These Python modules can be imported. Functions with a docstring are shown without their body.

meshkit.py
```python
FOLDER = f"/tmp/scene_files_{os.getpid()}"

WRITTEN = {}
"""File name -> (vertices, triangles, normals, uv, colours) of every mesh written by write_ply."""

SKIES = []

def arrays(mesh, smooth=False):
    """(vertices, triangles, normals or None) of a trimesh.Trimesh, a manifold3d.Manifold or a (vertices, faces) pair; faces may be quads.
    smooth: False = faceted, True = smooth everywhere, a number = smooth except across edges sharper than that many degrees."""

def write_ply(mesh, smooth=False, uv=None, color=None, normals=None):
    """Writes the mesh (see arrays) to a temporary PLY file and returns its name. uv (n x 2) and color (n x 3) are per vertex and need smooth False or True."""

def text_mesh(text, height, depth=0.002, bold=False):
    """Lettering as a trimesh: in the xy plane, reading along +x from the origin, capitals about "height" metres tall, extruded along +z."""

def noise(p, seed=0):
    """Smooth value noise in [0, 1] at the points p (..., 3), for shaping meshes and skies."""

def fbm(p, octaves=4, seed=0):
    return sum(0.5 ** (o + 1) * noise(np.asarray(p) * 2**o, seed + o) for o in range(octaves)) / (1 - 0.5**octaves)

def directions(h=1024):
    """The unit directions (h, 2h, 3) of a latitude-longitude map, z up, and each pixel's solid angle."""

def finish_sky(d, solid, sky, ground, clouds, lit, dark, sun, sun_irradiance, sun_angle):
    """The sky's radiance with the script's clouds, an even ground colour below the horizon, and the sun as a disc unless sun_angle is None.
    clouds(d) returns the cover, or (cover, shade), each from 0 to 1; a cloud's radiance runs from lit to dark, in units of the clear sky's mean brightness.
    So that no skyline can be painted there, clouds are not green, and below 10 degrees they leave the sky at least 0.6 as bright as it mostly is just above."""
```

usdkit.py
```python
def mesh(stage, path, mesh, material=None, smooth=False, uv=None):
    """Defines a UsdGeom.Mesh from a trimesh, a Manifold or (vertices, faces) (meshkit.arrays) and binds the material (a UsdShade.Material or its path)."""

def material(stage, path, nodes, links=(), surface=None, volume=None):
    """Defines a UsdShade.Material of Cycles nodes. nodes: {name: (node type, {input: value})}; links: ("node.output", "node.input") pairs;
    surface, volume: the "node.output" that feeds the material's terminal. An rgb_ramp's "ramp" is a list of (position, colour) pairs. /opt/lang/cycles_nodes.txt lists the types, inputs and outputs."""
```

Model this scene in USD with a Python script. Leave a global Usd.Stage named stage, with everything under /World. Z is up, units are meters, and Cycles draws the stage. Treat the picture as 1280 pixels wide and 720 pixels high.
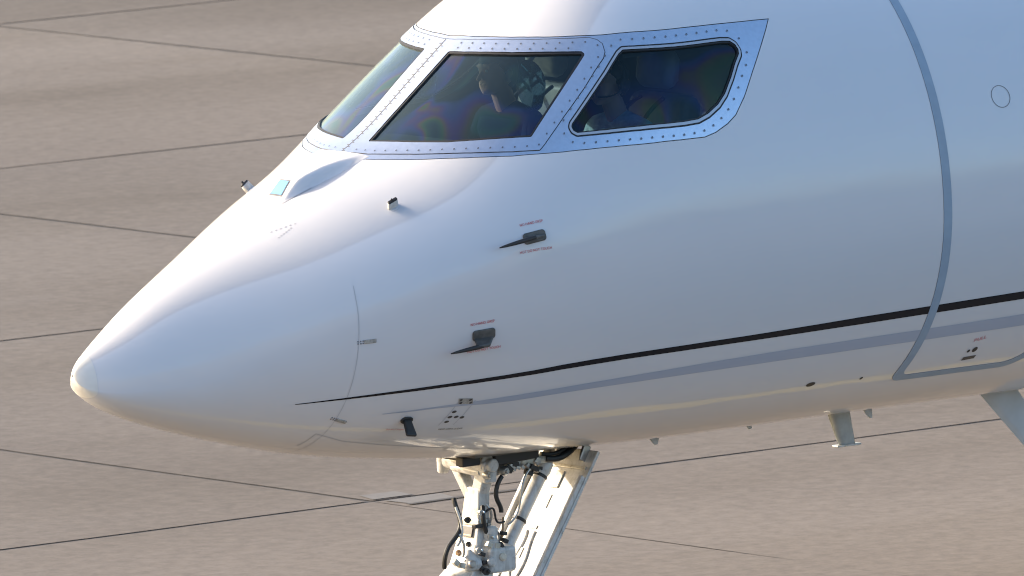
import math, random
import numpy as np
import shapely
from shapely.geometry import Polygon, LineString, Point, box
from shapely.ops import unary_union
from scipy.interpolate import PchipInterpolator, CubicSpline
from scipy.ndimage import gaussian_filter1d
import mapbox_earcut
import manifold3d as m3
import trimesh
import meshkit, usdkit
from pxr import Usd, UsdGeom, UsdLux, UsdShade, Sdf, Gf, Vt

random.seed(7); rng = np.random.default_rng(7)
stage = Usd.Stage.CreateInMemory()
UsdGeom.SetStageUpAxis(stage, UsdGeom.Tokens.z); UsdGeom.SetStageMetersPerUnit(stage, 1.0)
UsdGeom.Xform.Define(stage, '/World'); UsdGeom.Scope.Define(stage, '/World/Looks')
PI = math.pi

# ------------------------------------------------------------------ camera
cam = UsdGeom.Camera.Define(stage, '/World/camera')
CAM = np.array([-50.6003, -63.7306, 12.1154])
RIGHT = np.array([0.763882, -0.645041, -0.020154]); UP = np.array([0.092265, 0.078248, 0.992655]); BACK = np.array([-0.638726, -0.760131, 0.119287])
M4 = Gf.Matrix4d(*RIGHT, 0, *UP, 0, *BACK, 0, *CAM, 1)
cam.AddTransformOp().Set(M4)
cam.CreateHorizontalApertureAttr(36.0); cam.CreateVerticalApertureAttr(20.25); cam.CreateFocalLengthAttr(562.5)
cam.CreateClippingRangeAttr(Gf.Vec2f(1, 20000))
cam.CreateFStopAttr(11.0); cam.CreateFocusDistanceAttr(83.5)
cam.CreateExposureAttr(1.12)

# ------------------------------------------------------------------ sky and sun
SUN_EL = math.radians(23); SUN_AZ = math.radians(58)          # azimuth from the nose towards starboard
SUN = np.array([-math.cos(SUN_AZ) * math.cos(SUN_EL), math.sin(SUN_AZ) * math.cos(SUN_EL), math.sin(SUN_EL)])
sky_mat = usdkit.material(stage, '/World/Looks/sky', {
    'sky': ('sky_texture', {'sky_type': 'single_scattering', 'sun_disc': False, 'sun_elevation': SUN_EL, 'sun_rotation': math.atan2(SUN[0], SUN[1]), 'altitude': 100.0, 'air_density': 1.0, 'aerosol_density': 3.0}),
    'h': ('hsv', {'saturation': 1.22, 'value': 1.0}),
    'bg': ('background_shader', {'strength': 0.138})}, [('sky.color', 'h.color'), ('h.color', 'bg.color')], surface='bg.background')
dome = UsdLux.DomeLight.Define(stage, '/World/sky')
UsdShade.MaterialBindingAPI.Apply(dome.GetPrim()).Bind(sky_mat)
dome.GetPrim().SetCustomDataByKey('kind', 'structure')
sun = UsdLux.DistantLight.Define(stage, '/World/sun')
sun.CreateIntensityAttr(0.88); sun.CreateAngleAttr(0.53); sun.CreateNormalizeAttr(True); sun.CreateColorAttr(Gf.Vec3f(1.0, 0.9, 0.76))
zz = SUN; xx = np.cross([0, 0, 1], zz); xx /= np.linalg.norm(xx); yy = np.cross(zz, xx)
sun.AddTransformOp().Set(Gf.Matrix4d(*xx, 0, *yy, 0, *zz, 0, *(SUN * 100), 1))

# ------------------------------------------------------------------ naming helpers
COUNT = {}
def numbered(parent, name):
    k = (parent, name); n = COUNT.get(k, -1) + 1; COUNT[k] = n
    return f'{parent}/{name}' if n == 0 else f'{parent}/{name}_{n:03d}'
def tag(prim, label=None, cat=None, group=None, kind=None):
    for k, v in (('label', label), ('category', cat), ('group', group), ('kind', kind)):
        if v: prim.SetCustomDataByKey(k, v)
    return prim
def group_of(parent, name, label=None, cat=None, group=None, loc=None):
    x = UsdGeom.Xform.Define(stage, numbered(parent, name))
    if loc is not None: x.AddTranslateOp().Set(Gf.Vec3d(*map(float, loc)))
    tag(x.GetPrim(), label, cat, group)
    return str(x.GetPath())
def obj(parent, name, mesh, mat, smooth=False, label=None, kind=None, cat=None, group=None):
    path = numbered(parent, name)
    usdkit.mesh(stage, path, mesh, MAT[mat], smooth=smooth)
    tag(stage.GetPrimAtPath(path), label, cat, group, kind)
    return path
def obj_n(parent, name, vfn, mat, label=None, kind=None):
    """a mesh with its own vertex normals"""
    v, f, n = vfn
    path = numbered(parent, name)
    m = usdkit.mesh(stage, path, (v, f), MAT[mat])
    m.CreateNormalsAttr(Vt.Vec3fArray.FromNumpy(n.astype(np.float32))); m.SetNormalsInterpolation('vertex')
    tag(stage.GetPrimAtPath(path), label, None, None, kind)
    return path
cat_mesh = trimesh.util.concatenate

# ------------------------------------------------------------------ materials
MAT = {}
def simple(name, col, rough=0.5, metal=0.0, coat=0.0, coat_rough=0.05, var=0.0, scale=8.0, bump=0.0, bscale=30.0, spec=0.5):
    nodes = {'p': ('principled_bsdf', {'base_color': col, 'roughness': rough, 'metallic': metal, 'coat_weight': coat, 'coat_roughness': coat_rough, 'specular_ior_level': spec})}
    links = []
    if var or bump: nodes['g'] = ('texture_coordinate', {})
    if var:
        nodes['n'] = ('noise_texture', {'scale': scale, 'detail': 5.0, 'roughness': 0.6})
        lo = [c * (1 - var) for c in col]; hi = [min(1, c * (1 + var)) for c in col]
        nodes['r'] = ('rgb_ramp', {'ramp': [(0.3, lo), (0.7, hi)]})
        links += [('g.object', 'n.vector'), ('n.fac', 'r.fac'), ('r.color', 'p.base_color')]
    if bump:
        nodes['bn'] = ('noise_texture', {'scale': bscale, 'detail': 3.0}); nodes['b'] = ('bump', {'strength': bump, 'distance': 0.01})
        links += [('g.object', 'bn.vector'), ('bn.fac', 'b.height'), ('b.normal', 'p.normal')]
    MAT[name] = usdkit.material(stage, '/World/Looks/' + name, nodes, links, surface='p.BSDF')

def paint(name, col, var=0.02, rough=0.32, coat=0.8):
    """aircraft enamel under clear coat, with faint dirt and very slight skin waviness"""
    MAT[name] = usdkit.material(stage, '/World/Looks/' + name, {
        'g': ('texture_coordinate', {}),
        'mp': ('mapping', {'scale': (0.5, 2.0, 2.0)}),
        'n': ('noise_texture', {'scale': 2.2, 'detail': 6.0, 'roughness': 0.6}),
        'r': ('rgb_ramp', {'ramp': [(0.3, [c * (1 - var) for c in col]), (0.65, col)]}),
        'w': ('noise_texture', {'scale': 2.6, 'detail': 1.5}),
        'b': ('bump', {'strength': 0.17, 'distance': 0.02}),
        'rr': ('rgb_ramp', {'ramp': [(0.3, (0.02, 0.02, 0.02)), (0.7, (0.045, 0.045, 0.045))]}),
        'p': ('principled_bsdf', {'base_color': col, 'roughness': rough, 'coat_weight': coat, 'coat_roughness': 0.06, 'coat_ior': 1.5, 'specular_ior_level': 0.3})},
        [('g.object', 'mp.vector'), ('mp.vector', 'n.vector'), ('n.fac', 'r.fac'), ('r.color', 'p.base_color'), ('n.fac', 'rr.fac'), ('rr.color', 'p.coat_roughness'),
         ('mp.vector', 'w.vector'), ('w.fac', 'b.height'), ('b.normal', 'p.coat_normal')], surface='p.BSDF')
paint('white_paint', (0.57, 0.562, 0.575))
paint('black_paint', (0.004, 0.004, 0.006), coat=0.12, rough=0.5)
paint('grey_paint', (0.33, 0.36, 0.43))
simple('nose_rubber', (0.60, 0.59, 0.565), 0.5, var=0.04, scale=14)
simple('bright_metal', (0.55, 0.60, 0.69), 0.34, metal=0.85, var=0.05, scale=40, bump=0.04, bscale=160)
simple('bead_metal', (0.40, 0.42, 0.46), 0.4, metal=0.5)
simple('seam', (0.16, 0.16, 0.17), 0.7)
simple('faint_seam', (0.40, 0.40, 0.42), 0.6)
simple('gasket', (0.012, 0.012, 0.014), 0.6)
simple('door_rubber', (0.25, 0.31, 0.38), 0.55, var=0.06, scale=12)
simple('rivet_metal', (0.13, 0.145, 0.18), 0.5, metal=0.3)
simple('probe_metal', (0.085, 0.078, 0.07), 0.5, metal=0.15, var=0.3, scale=30)
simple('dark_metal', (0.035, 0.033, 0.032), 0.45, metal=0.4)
simple('placard_grey', (0.30, 0.28, 0.25), 0.5, var=0.3, scale=70)
simple('placard_dark', (0.06, 0.05, 0.045), 0.5, var=0.3, scale=90)
simple('red_ink', (0.50, 0.05, 0.06), 0.6)
simple('faded_red_ink', (0.55, 0.22, 0.24), 0.6)
simple('dark_ink', (0.10, 0.09, 0.08), 0.6)
def gear_enamel(name, col, dirt):
    MAT[name] = usdkit.material(stage, '/World/Looks/' + name, {
        'g': ('texture_coordinate', {}), 'n': ('noise_texture', {'scale': 16.0, 'detail': 6.0, 'roughness': 0.7}),
        'mp': ('mapping', {'scale': (30.0, 30.0, 5.0)}), 'st': ('noise_texture', {'scale': 1.0, 'detail': 4.0}),
        'r': ('rgb_ramp', {'ramp': [(0.28, dirt), (0.42, [c * .86 for c in col]), (0.55, col)]}),
        'r2': ('rgb_ramp', {'ramp': [(0.30, (0.55, 0.50, 0.43)), (0.46, (1, 1, 1))]}),
        'x': ('mix', {'mix_type': 'multiply', 'fac': 0.55}),
        'p': ('principled_bsdf', {'roughness': 0.3, 'coat_weight': 0.35, 'coat_roughness': 0.08})},
        [('g.object', 'n.vector'), ('g.object', 'mp.vector'), ('mp.vector', 'st.vector'), ('n.fac', 'r.fac'), ('st.fac', 'r2.fac'), ('r.color', 'x.color1'), ('r2.color', 'x.color2'), ('x.color', 'p.base_color')], surface='p.BSDF')
gear_enamel('gear_white', (0.53, 0.52, 0.495), (0.30, 0.25, 0.19))
gear_enamel('gear_cream', (0.56, 0.52, 0.43), (0.20, 0.16, 0.12))
simple('steel', (0.45, 0.44, 0.42), 0.35, metal=0.9, var=0.2, scale=40)
simple('chrome', (0.8, 0.8, 0.8), 0.08, metal=1.0)
simple('brass', (0.30, 0.20, 0.12), 0.4, metal=0.7, var=0.3, scale=40)
simple('hose_rubber', (0.012, 0.012, 0.012), 0.42)
simple('tyre_rubber', (0.02, 0.02, 0.02), 0.8, var=0.3, scale=20)
simple('well_dark', (0.10, 0.09, 0.075), 0.7, var=0.3, scale=10)
simple('antenna_grey', (0.34, 0.36, 0.36), 0.5, var=0.12, scale=20)
simple('antenna_pale', (0.42, 0.46, 0.50), 0.5, var=0.08, scale=6)
simple('lining', (0.075, 0.08, 0.08), 0.8, var=0.15, scale=6)
simple('headliner', (0.20, 0.20, 0.19), 0.85)
simple('panel_black', (0.02, 0.02, 0.022), 0.6)
simple('leather', (0.16, 0.165, 0.165), 0.5, var=0.15, scale=14)
simple('leather_pale', (0.30, 0.32, 0.31), 0.5, var=0.1, scale=14)
simple('skin', (0.46, 0.27, 0.20), 0.5)
simple('dark_hair', (0.018, 0.014, 0.012), 0.6)
simple('eye', (0.5, 0.5, 0.48), 0.2)
simple('pale_shirt', (0.34, 0.47, 0.50), 0.85, var=0.45, scale=12, bump=0.5, bscale=14)
simple('navy_cloth', (0.012, 0.02, 0.045), 0.9, bump=0.3, bscale=14, spec=0.1)
simple('dark_trousers', (0.015, 0.016, 0.02), 0.9, spec=0.1)
simple('visor', (0.20, 0.23, 0.21), 0.6)
MAT['screen'] = usdkit.material(stage, '/World/Looks/screen', {'p': ('principled_bsdf', {'base_color': (0.01, 0.02, 0.03), 'roughness': 0.15})}, surface='p.BSDF')

def window_glass(name, tint, hue, ior, film, band):
    """laminated, coated cockpit glazing: tinted, mirror-like at grazing angles, with the coating's uneven rainbow"""
    MAT[name] = usdkit.material(stage, '/World/Looks/' + name, {
        'g': ('texture_coordinate', {}),
        'mp': ('mapping', {'scale': (1.0, 1.6, 1.0), 'location': hue}),
        'n': ('noise_texture', {'scale': 1.7, 'detail': 1.0, 'distortion': 1.1}),
        'm': ('math', {'math_type': 'multiply', 'value2': 2.6}),
        'fr': ('math', {'math_type': 'fraction'}),
        'r': ('rgb_ramp', {'ramp': [(0.0, (0.45, 0.62, 0.58)), (0.30, (0.42, 0.62, 0.62)), (0.44, (0.32, 0.52, 0.85)), (0.54, (0.30, 0.40, 0.90)), (0.62, (0.60, 0.36, 0.75)), (0.69, (0.80, 0.62, 0.40)), (0.76, (0.40, 0.78, 0.40)), (0.86, (0.36, 0.66, 0.62)), (1.0, (0.45, 0.62, 0.58))]}),
        't': ('transparent_bsdf', {'color': tint}),
        'gl': ('glossy_bsdf', {'roughness': 0.015}),
        'f': ('fresnel', {'IOR': ior}), 'wm': ('mix', {'mix_type': 'mix', 'color2': (0.92, 0.97, 1.0)}), 'lw': ('math', {'math_type': 'multiply', 'value2': 1.6, 'use_clamp': True}),
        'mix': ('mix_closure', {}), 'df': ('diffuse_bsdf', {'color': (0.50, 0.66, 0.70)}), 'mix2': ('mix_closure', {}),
        # dust film with pale sky haze painted in, denser at a slant; the stressed laminate shows coloured bands in the reflected sky
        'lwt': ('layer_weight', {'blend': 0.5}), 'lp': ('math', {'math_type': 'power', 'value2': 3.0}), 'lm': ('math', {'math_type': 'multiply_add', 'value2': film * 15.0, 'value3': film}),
        'band': ('rgb_ramp', {'ramp': [(0.34, (0, 0, 0)), (0.52, (1, 1, 1)), (0.76, (0.8, 0.8, 0.8)), (0.90, (0, 0, 0))]}), 'bm': ('math', {'math_type': 'multiply_add', 'value2': band}), 'bw': ('rgb_to_bw', {})},
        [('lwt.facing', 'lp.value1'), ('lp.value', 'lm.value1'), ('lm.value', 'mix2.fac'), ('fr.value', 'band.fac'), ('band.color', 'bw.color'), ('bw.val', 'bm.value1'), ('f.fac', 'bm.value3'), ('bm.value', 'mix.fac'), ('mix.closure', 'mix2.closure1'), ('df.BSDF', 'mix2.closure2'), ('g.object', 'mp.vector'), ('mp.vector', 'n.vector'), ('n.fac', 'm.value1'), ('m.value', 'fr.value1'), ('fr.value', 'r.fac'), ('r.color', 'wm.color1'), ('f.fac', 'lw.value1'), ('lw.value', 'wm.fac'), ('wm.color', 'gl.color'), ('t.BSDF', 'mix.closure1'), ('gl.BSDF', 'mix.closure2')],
        surface='mix2.closure')
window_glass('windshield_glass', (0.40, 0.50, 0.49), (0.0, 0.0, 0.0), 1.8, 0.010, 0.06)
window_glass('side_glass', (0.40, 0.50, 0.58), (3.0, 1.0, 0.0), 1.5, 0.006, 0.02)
MAT['sensor_glass'] = usdkit.material(stage, '/World/Looks/sensor_glass', {'p': ('principled_bsdf', {'base_color': (0.16, 0.36, 0.62), 'roughness': 0.15})}, surface='p.BSDF')

def concrete(name, lo, hi, grain):
    MAT[name] = usdkit.material(stage, '/World/Looks/' + name, {
        'g': ('geometry', {}), 'o': ('object_info', {}),
        'big': ('noise_texture', {'scale': 0.16, 'detail': 4.0, 'roughness': 0.55, 'distortion': 0.5}),
        'bigr': ('rgb_ramp', {'ramp': [(0.30, lo), (0.5, [(a + b) / 2 for a, b in zip(lo, hi)]), (0.70, hi)]}),
        'fine': ('noise_texture', {'scale': 9.0, 'detail': 5.0, 'roughness': 0.8}),
        'finer': ('rgb_ramp', {'ramp': [(0.28, (1 - grain, 1 - grain, 1 - grain * 1.05)), (0.72, (1 + grain, 1 + grain, 1 + grain))]}),
        'mpx': ('mapping', {'scale': (0.06, 0.26, 1.0)}),
        'streak': ('noise_texture', {'scale': 1.0, 'detail': 5.0, 'roughness': 0.6, 'distortion': 0.35}),
        'streakr': ('rgb_ramp', {'ramp': [(0.30, (0.66, 0.63, 0.58)), (0.43, (0.90, 0.885, 0.86)), (0.52, (0.97, 0.965, 0.96)), (0.75, (1.0, 0.995, 0.99))]}),
        'x1': ('mix', {'mix_type': 'multiply', 'fac': 1.0}), 'x2': ('mix', {'mix_type': 'multiply', 'fac': 0.9}), 'x3': ('mix', {'mix_type': 'multiply', 'fac': 1.0}),
        'vr': ('rgb_ramp', {'ramp': [(0.0, (0.95, 0.95, 0.955)), (1.0, (1.03, 1.025, 1.02))]}),
        'bn': ('bump', {'strength': 0.25, 'distance': 0.004}),
        'p': ('principled_bsdf', {'roughness': 0.8, 'specular_ior_level': 0.3})},
        [('g.position', 'big.vector'), ('big.fac', 'bigr.fac'), ('g.position', 'fine.vector'), ('fine.fac', 'finer.fac'), ('g.position', 'mpx.vector'),
         ('mpx.vector', 'streak.vector'), ('streak.fac', 'streakr.fac'), ('bigr.color', 'x1.color1'), ('finer.color', 'x1.color2'), ('x1.color', 'x2.color1'), ('streakr.color', 'x2.color2'),
         ('o.random', 'vr.fac'), ('x2.color', 'x3.color1'), ('vr.color', 'x3.color2'), ('x3.color', 'p.base_color'), ('fine.fac', 'bn.height'), ('bn.normal', 'p.normal')], surface='p.BSDF')
concrete('slab_concrete', (0.118, 0.102, 0.091), (0.150, 0.132, 0.118), 0.27)
concrete('far_concrete', (0.124, 0.107, 0.095), (0.145, 0.127, 0.114), 0.12)
concrete('patch_concrete', (0.140, 0.135, 0.134), (0.164, 0.158, 0.156), 0.12)
simple('sealant', (0.045, 0.04, 0.036), 0.7, var=0.4, scale=3)
simple('line_yellow', (0.36, 0.27, 0.06), 0.6, var=0.15, scale=6)

# ------------------------------------------------------------------ the apron: base sheet, slabs, joints, taxi line
def sheet(x0, y0, x1, y1, z):
    return trimesh.Trimesh([[x0, y0, z], [x1, y0, z], [x1, y1, z], [x0, y1, z]], [[0, 1, 2], [0, 2, 3]], process=False)
PX0, PY0, PITCH, GAP = 7.14, 6.27, 7.55, 0.044
NX, NY = (-6, 8), (-4, 11)
gx0, gx1 = PX0 + NX[0] * PITCH, PX0 + NX[1] * PITCH; gy0, gy1 = PY0 + NY[0] * PITCH, PY0 + NY[1] * PITCH
big = 4000.0
ring = Polygon([(-big, -big), (big, -big), (big, big), (-big, big)], [[(gx0, gy0), (gx1, gy0), (gx1, gy1), (gx0, gy1)]])
def flat(poly, z):
    polys = [poly] if poly.geom_type == 'Polygon' else list(poly.geoms)
    out = []
    for p in polys:
        rings = [np.array(p.exterior.coords)[:-1, :2]] + [np.array(r.coords)[:-1, :2] for r in p.interiors]
        v = np.vstack(rings); ends = np.cumsum([len(r) for r in rings]).astype(np.uint32)
        f = mapbox_earcut.triangulate_float64(v, ends).reshape(-1, 3)
        t = trimesh.Trimesh(np.c_[v, np.full(len(v), z)], f, process=False)
        if t.face_normals[:, 2].sum() < 0: t.invert()
        out.append(t)
    return cat_mesh(out)
apron = obj('/World', 'apron', flat(ring, 0.0), 'far_concrete', kind='structure', label='wide concrete apron that the jet taxies across', cat='ground')
obj(apron, 'joint_sealant', sheet(gx0, gy0, gx1, gy1, -0.004), 'sealant')
for i in range(NX[0], NX[1]):
    for j in range(NY[0], NY[1]):
        x0, y0 = PX0 + i * PITCH + GAP / 2, PY0 + j * PITCH + GAP / 2
        x1, y1 = x0 + PITCH - GAP, y0 + PITCH - GAP
        if j == -1:                                              # here the joint has closed to a thin crack
            x0 -= 0.016; x1 += 0.016
        k = 8
        # edges a little ragged, as sawn and spalled joints are
        def edge(a, b):
            return [tuple(np.array(a) + (np.array(b) - a) * t + (rng.normal(0, 0.006, 2) if 0 < t else 0)) for t in np.linspace(0, 1, k, endpoint=False)]
        P = edge((x0, y0), (x1, y0)) + edge((x1, y0), (x1, y1)) + edge((x1, y1), (x0, y1)) + edge((x0, y1), (x0, y0))
        t = flat(Polygon(P), 0.0)
        obj(apron, 'slab', t, 'slab_concrete')
obj(apron, 'repair_patch', flat(Polygon([(7.18, 6.31), (7.48, 6.31), (7.50, 6.50), (7.24, 6.50)]), 0.004), 'patch_concrete', label='pale grey repair patch across the slab joint')
obj(apron, 'repair_patch', flat(Polygon([(7.20, 6.23), (7.22, 6.02), (7.56, 6.03), (7.62, 6.23)]), 0.004), 'patch_concrete', label='pale grey repair patch across the slab joint')
obj(apron, 'patch_joint', flat(LineString([(7.2, 6.0), (7.5, 6.01), (8.3, 6.02)]).buffer(0.02), 0.006), 'sealant')
obj(apron, 'taxi_line', sheet(-60, -0.31, 66, -0.14, 0.004), 'line_yellow', label='yellow taxi centreline running under the jet')

# ------------------------------------------------------------------ the fuselage surface
ZH = 2.55                                                        # height of the reference axis
KX = np.array([0, .06, .2, .5, .9, 1.4, 1.9, 2.3, 2.7, 3.1, 3.7, 4.5, 5.5])          # stations behind the nose tip
KT = [-0.614, -0.532, -0.436, -0.243, -0.040, 0.195, 0.42, 0.727, 1.026, 1.270, 1.345, 1.352, 1.34]   # crown
KB = [-0.614, -0.717, -0.812, -0.928, -1.042, -1.159, -1.23, -1.269, -1.292, -1.296, -1.311, -1.307, -1.3]  # keel
KW = [0.0, 0.082, 0.186, 0.335, 0.520, 0.762, 0.942, 1.048, 1.118, 1.165, 1.200, 1.213, 1.22]          # half width
KC = [-0.614, -0.690, -0.705, -0.685, -0.570, -0.395, -0.250, -0.185, -0.150, -0.128, -0.115, -0.112, -0.12] # height of the widest point
XEND = 16.0
GT = np.linspace(0, 4, 1601)
def smooth_curve(k, sigma):
    v = PchipInterpolator(np.sqrt(KX), k)(np.minimum(GT, math.sqrt(5.5)))
    ext = np.r_[2 * v[0] - v[1:200][::-1], v, np.full(199, v[-1])]
    return gaussian_filter1d(ext, sigma)[199:199 + len(GT)]
XT = GT ** 2
taper = np.clip((XT - 11.0) / 5.0, 0, 1); taper = 1 - 0.9 * taper ** 2
T_, B_, W_, C_ = [smooth_curve(k, s) for k, s in zip((KT, KB, KW, KC), (18, 22, 22, 26))]
mid = 0.6
T_, B_, C_ = [np.where(XT > 11, mid + (c - mid) * taper, c) for c in (T_, B_, C_)]; W_ = W_ * taper
SPL = [CubicSpline(GT, c) for c in (T_, B_, W_, C_)]
def surf(X, ph):
    """point and outward normal at station X and section angle ph (0 = port side, pi/2 = crown)"""
    X = np.asarray(X, float); ph = np.asarray(ph, float); X, ph = np.broadcast_arrays(X, ph)
    g = np.sqrt(np.clip(X, 1e-5, XEND)); g = np.maximum(g, 3e-3)
    t, b, w, c = [s(g) for s in SPL]; dt, db, dw, dc = [s(g, 1) for s in SPL]
    sn, cs = np.sin(ph), np.cos(ph); up = sn > 0
    h = np.where(up, t - c, c - b); dh = np.where(up, dt - dc, dc - db)
    S = np.stack([g * g, -w * cs, c + h * sn + ZH], -1)
    Sg = np.stack([2 * g, -dw * cs, dc + dh * sn], -1); Sp = np.stack([0 * g, w * sn, h * cs], -1)
    N = np.cross(Sp, Sg)
    N = N / np.maximum(np.linalg.norm(N, axis=-1, keepdims=True), 1e-12)
    R = np.stack([0 * g, -cs, sn], -1)
    s = np.sign((N * R).sum(-1, keepdims=True)); s[s == 0] = 1
    return S, N * s, Sg, Sp
GL = np.linspace(0.02, 4, 200) ** 2; GL[0] = 2e-4
PL = np.linspace(-PI / 2, 1.5 * PI, 145)
def earcut(p):
    rings = [np.array(p.exterior.coords)[:-1]] + [np.array(r.coords)[:-1] for r in p.interiors]
    v = np.vstack(rings); ends = np.cumsum([len(r) for r in rings]).astype(np.uint32)
    return v, mapbox_earcut.triangulate_float64(v, ends).reshape(-1, 3)
def patch2d(poly):
    """triangulates a region of (station, angle) along the surface grid"""
    if not poly.is_valid: poly = poly.buffer(0)
    x0, y0, x1, y1 = poly.bounds
    xs = np.r_[x0, GL[(GL > x0 + 1e-5) & (GL < x1 - 1e-5)], x1]; ys = np.r_[y0, PL[(PL > y0 + 1e-5) & (PL < y1 - 1e-5)], y1]
    A, B = np.meshgrid(np.arange(len(xs) - 1), np.arange(len(ys) - 1), indexing='ij'); A, B = A.ravel(), B.ravel()
    cells = shapely.box(xs[A], ys[B], xs[A + 1], ys[B + 1])
    shapely.prepare(poly)
    inside = shapely.contains_properly(poly, cells) | shapely.covers(poly, cells)
    V, Fc = [], []; n = 0
    for a, b in zip(A[inside], B[inside]):
        V.append([(xs[a], ys[b]), (xs[a + 1], ys[b]), (xs[a + 1], ys[b + 1]), (xs[a], ys[b + 1])]); Fc.append([[n, n + 1, n + 2], [n, n + 2, n + 3]]); n += 4
    cut = ~inside & shapely.intersects(poly, cells)
    for g in shapely.intersection(poly, cells[cut]):
        for p in getattr(g, 'geoms', [g]):
            if p.geom_type != 'Polygon' or p.area < 1e-9: continue
            v, f = earcut(p); V.append(v); Fc.append(f + n); n += len(v)
    V = np.vstack([np.asarray(v, float) for v in V]); Fc = np.vstack(Fc)
    key = np.round(V / 1e-6).astype(np.int64); _, first, inv = np.unique(key, axis=0, return_index=True, return_inverse=True)
    V = V[first]; Fc = inv.ravel()[Fc]
    return V, Fc[(Fc[:, 0] != Fc[:, 1]) & (Fc[:, 1] != Fc[:, 2]) & (Fc[:, 0] != Fc[:, 2])]
def lift(V, Fc, off=0.0):
    S, N, _, _ = surf(V[:, 0], V[:, 1])
    o = off(V[:, 0], V[:, 1]) if callable(off) else off
    P = S + N * np.asarray(o)[..., None]
    if callable(off): N = trimesh.Trimesh(P, Fc, process=False).vertex_normals * 1.0
    fn = np.cross(P[Fc[:, 1]] - P[Fc[:, 0]], P[Fc[:, 2]] - P[Fc[:, 0]])
    ref = surf(V[:, 0], V[:, 1])[1]
    bad = (fn * ref[Fc[:, 0]]).sum(1) < 0
    Fc = Fc.copy(); Fc[bad] = Fc[bad][:, ::-1]
    if callable(off):
        N = trimesh.Trimesh(P, Fc, process=False).vertex_normals * 1.0
    return P, Fc, N
def patch(poly, off=0.0):
    polys = [p for p in (poly.geoms if hasattr(poly, 'geoms') else [poly]) if p.geom_type == 'Polygon' and p.area > 1e-8]
    out = [lift(*patch2d(p), off) for p in polys]
    n = 0; Vs, Fs, Ns = [], [], []
    for v, f, nn in out: Vs.append(v); Fs.append(f + n); Ns.append(nn); n += len(v)
    return np.vstack(Vs), np.vstack(Fs), np.vstack(Ns)
def mirror(p):
    return shapely.transform(p, lambda c: np.c_[c[:, 0], PI - c[:, 1]])
def join(*ms):
    n = 0; Vs, Fs, Ns = [], [], []
    for v, f, nn in ms: Vs.append(v); Fs.append(f + n); Ns.append(nn); n += len(v)
    return np.vstack(Vs), np.vstack(Fs), np.vstack(Ns)
def rim(poly, a, b):
    """the thin wall between offsets a and b round an outline"""
    out = []
    for p in (poly.geoms if hasattr(poly, 'geoms') else [poly]):
        c = np.array(p.segmentize(0.03).exterior.coords); S, N, _, _ = surf(c[:, 0], c[:, 1])
        v = np.vstack([S + N * a, S + N * b]); n = len(c)
        i = np.arange(n - 1); f = np.vstack([np.c_[i, i + 1, i + n], np.c_[i + 1, i + n + 1, i + n]])
        out.append(trimesh.Trimesh(v, f, process=False))
    return cat_mesh(out)
def line(pts, width): return LineString(pts).buffer(width / 2, cap_style='flat')
def frame_at(X, ph, dX=1.0, dph=0.0):
    """point, normal and two tangents on the skin; the first tangent follows (dX, dph)"""
    S, N, Sg, Sp = [q[0] for q in surf([X], [ph])]
    e = Sg / (2 * math.sqrt(X)) * dX + Sp * dph; e = e - N * (e @ N); e /= np.linalg.norm(e)
    f = np.cross(N, e)
    if f @ Sp < 0: f = -f
    return S, N, e, f
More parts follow.
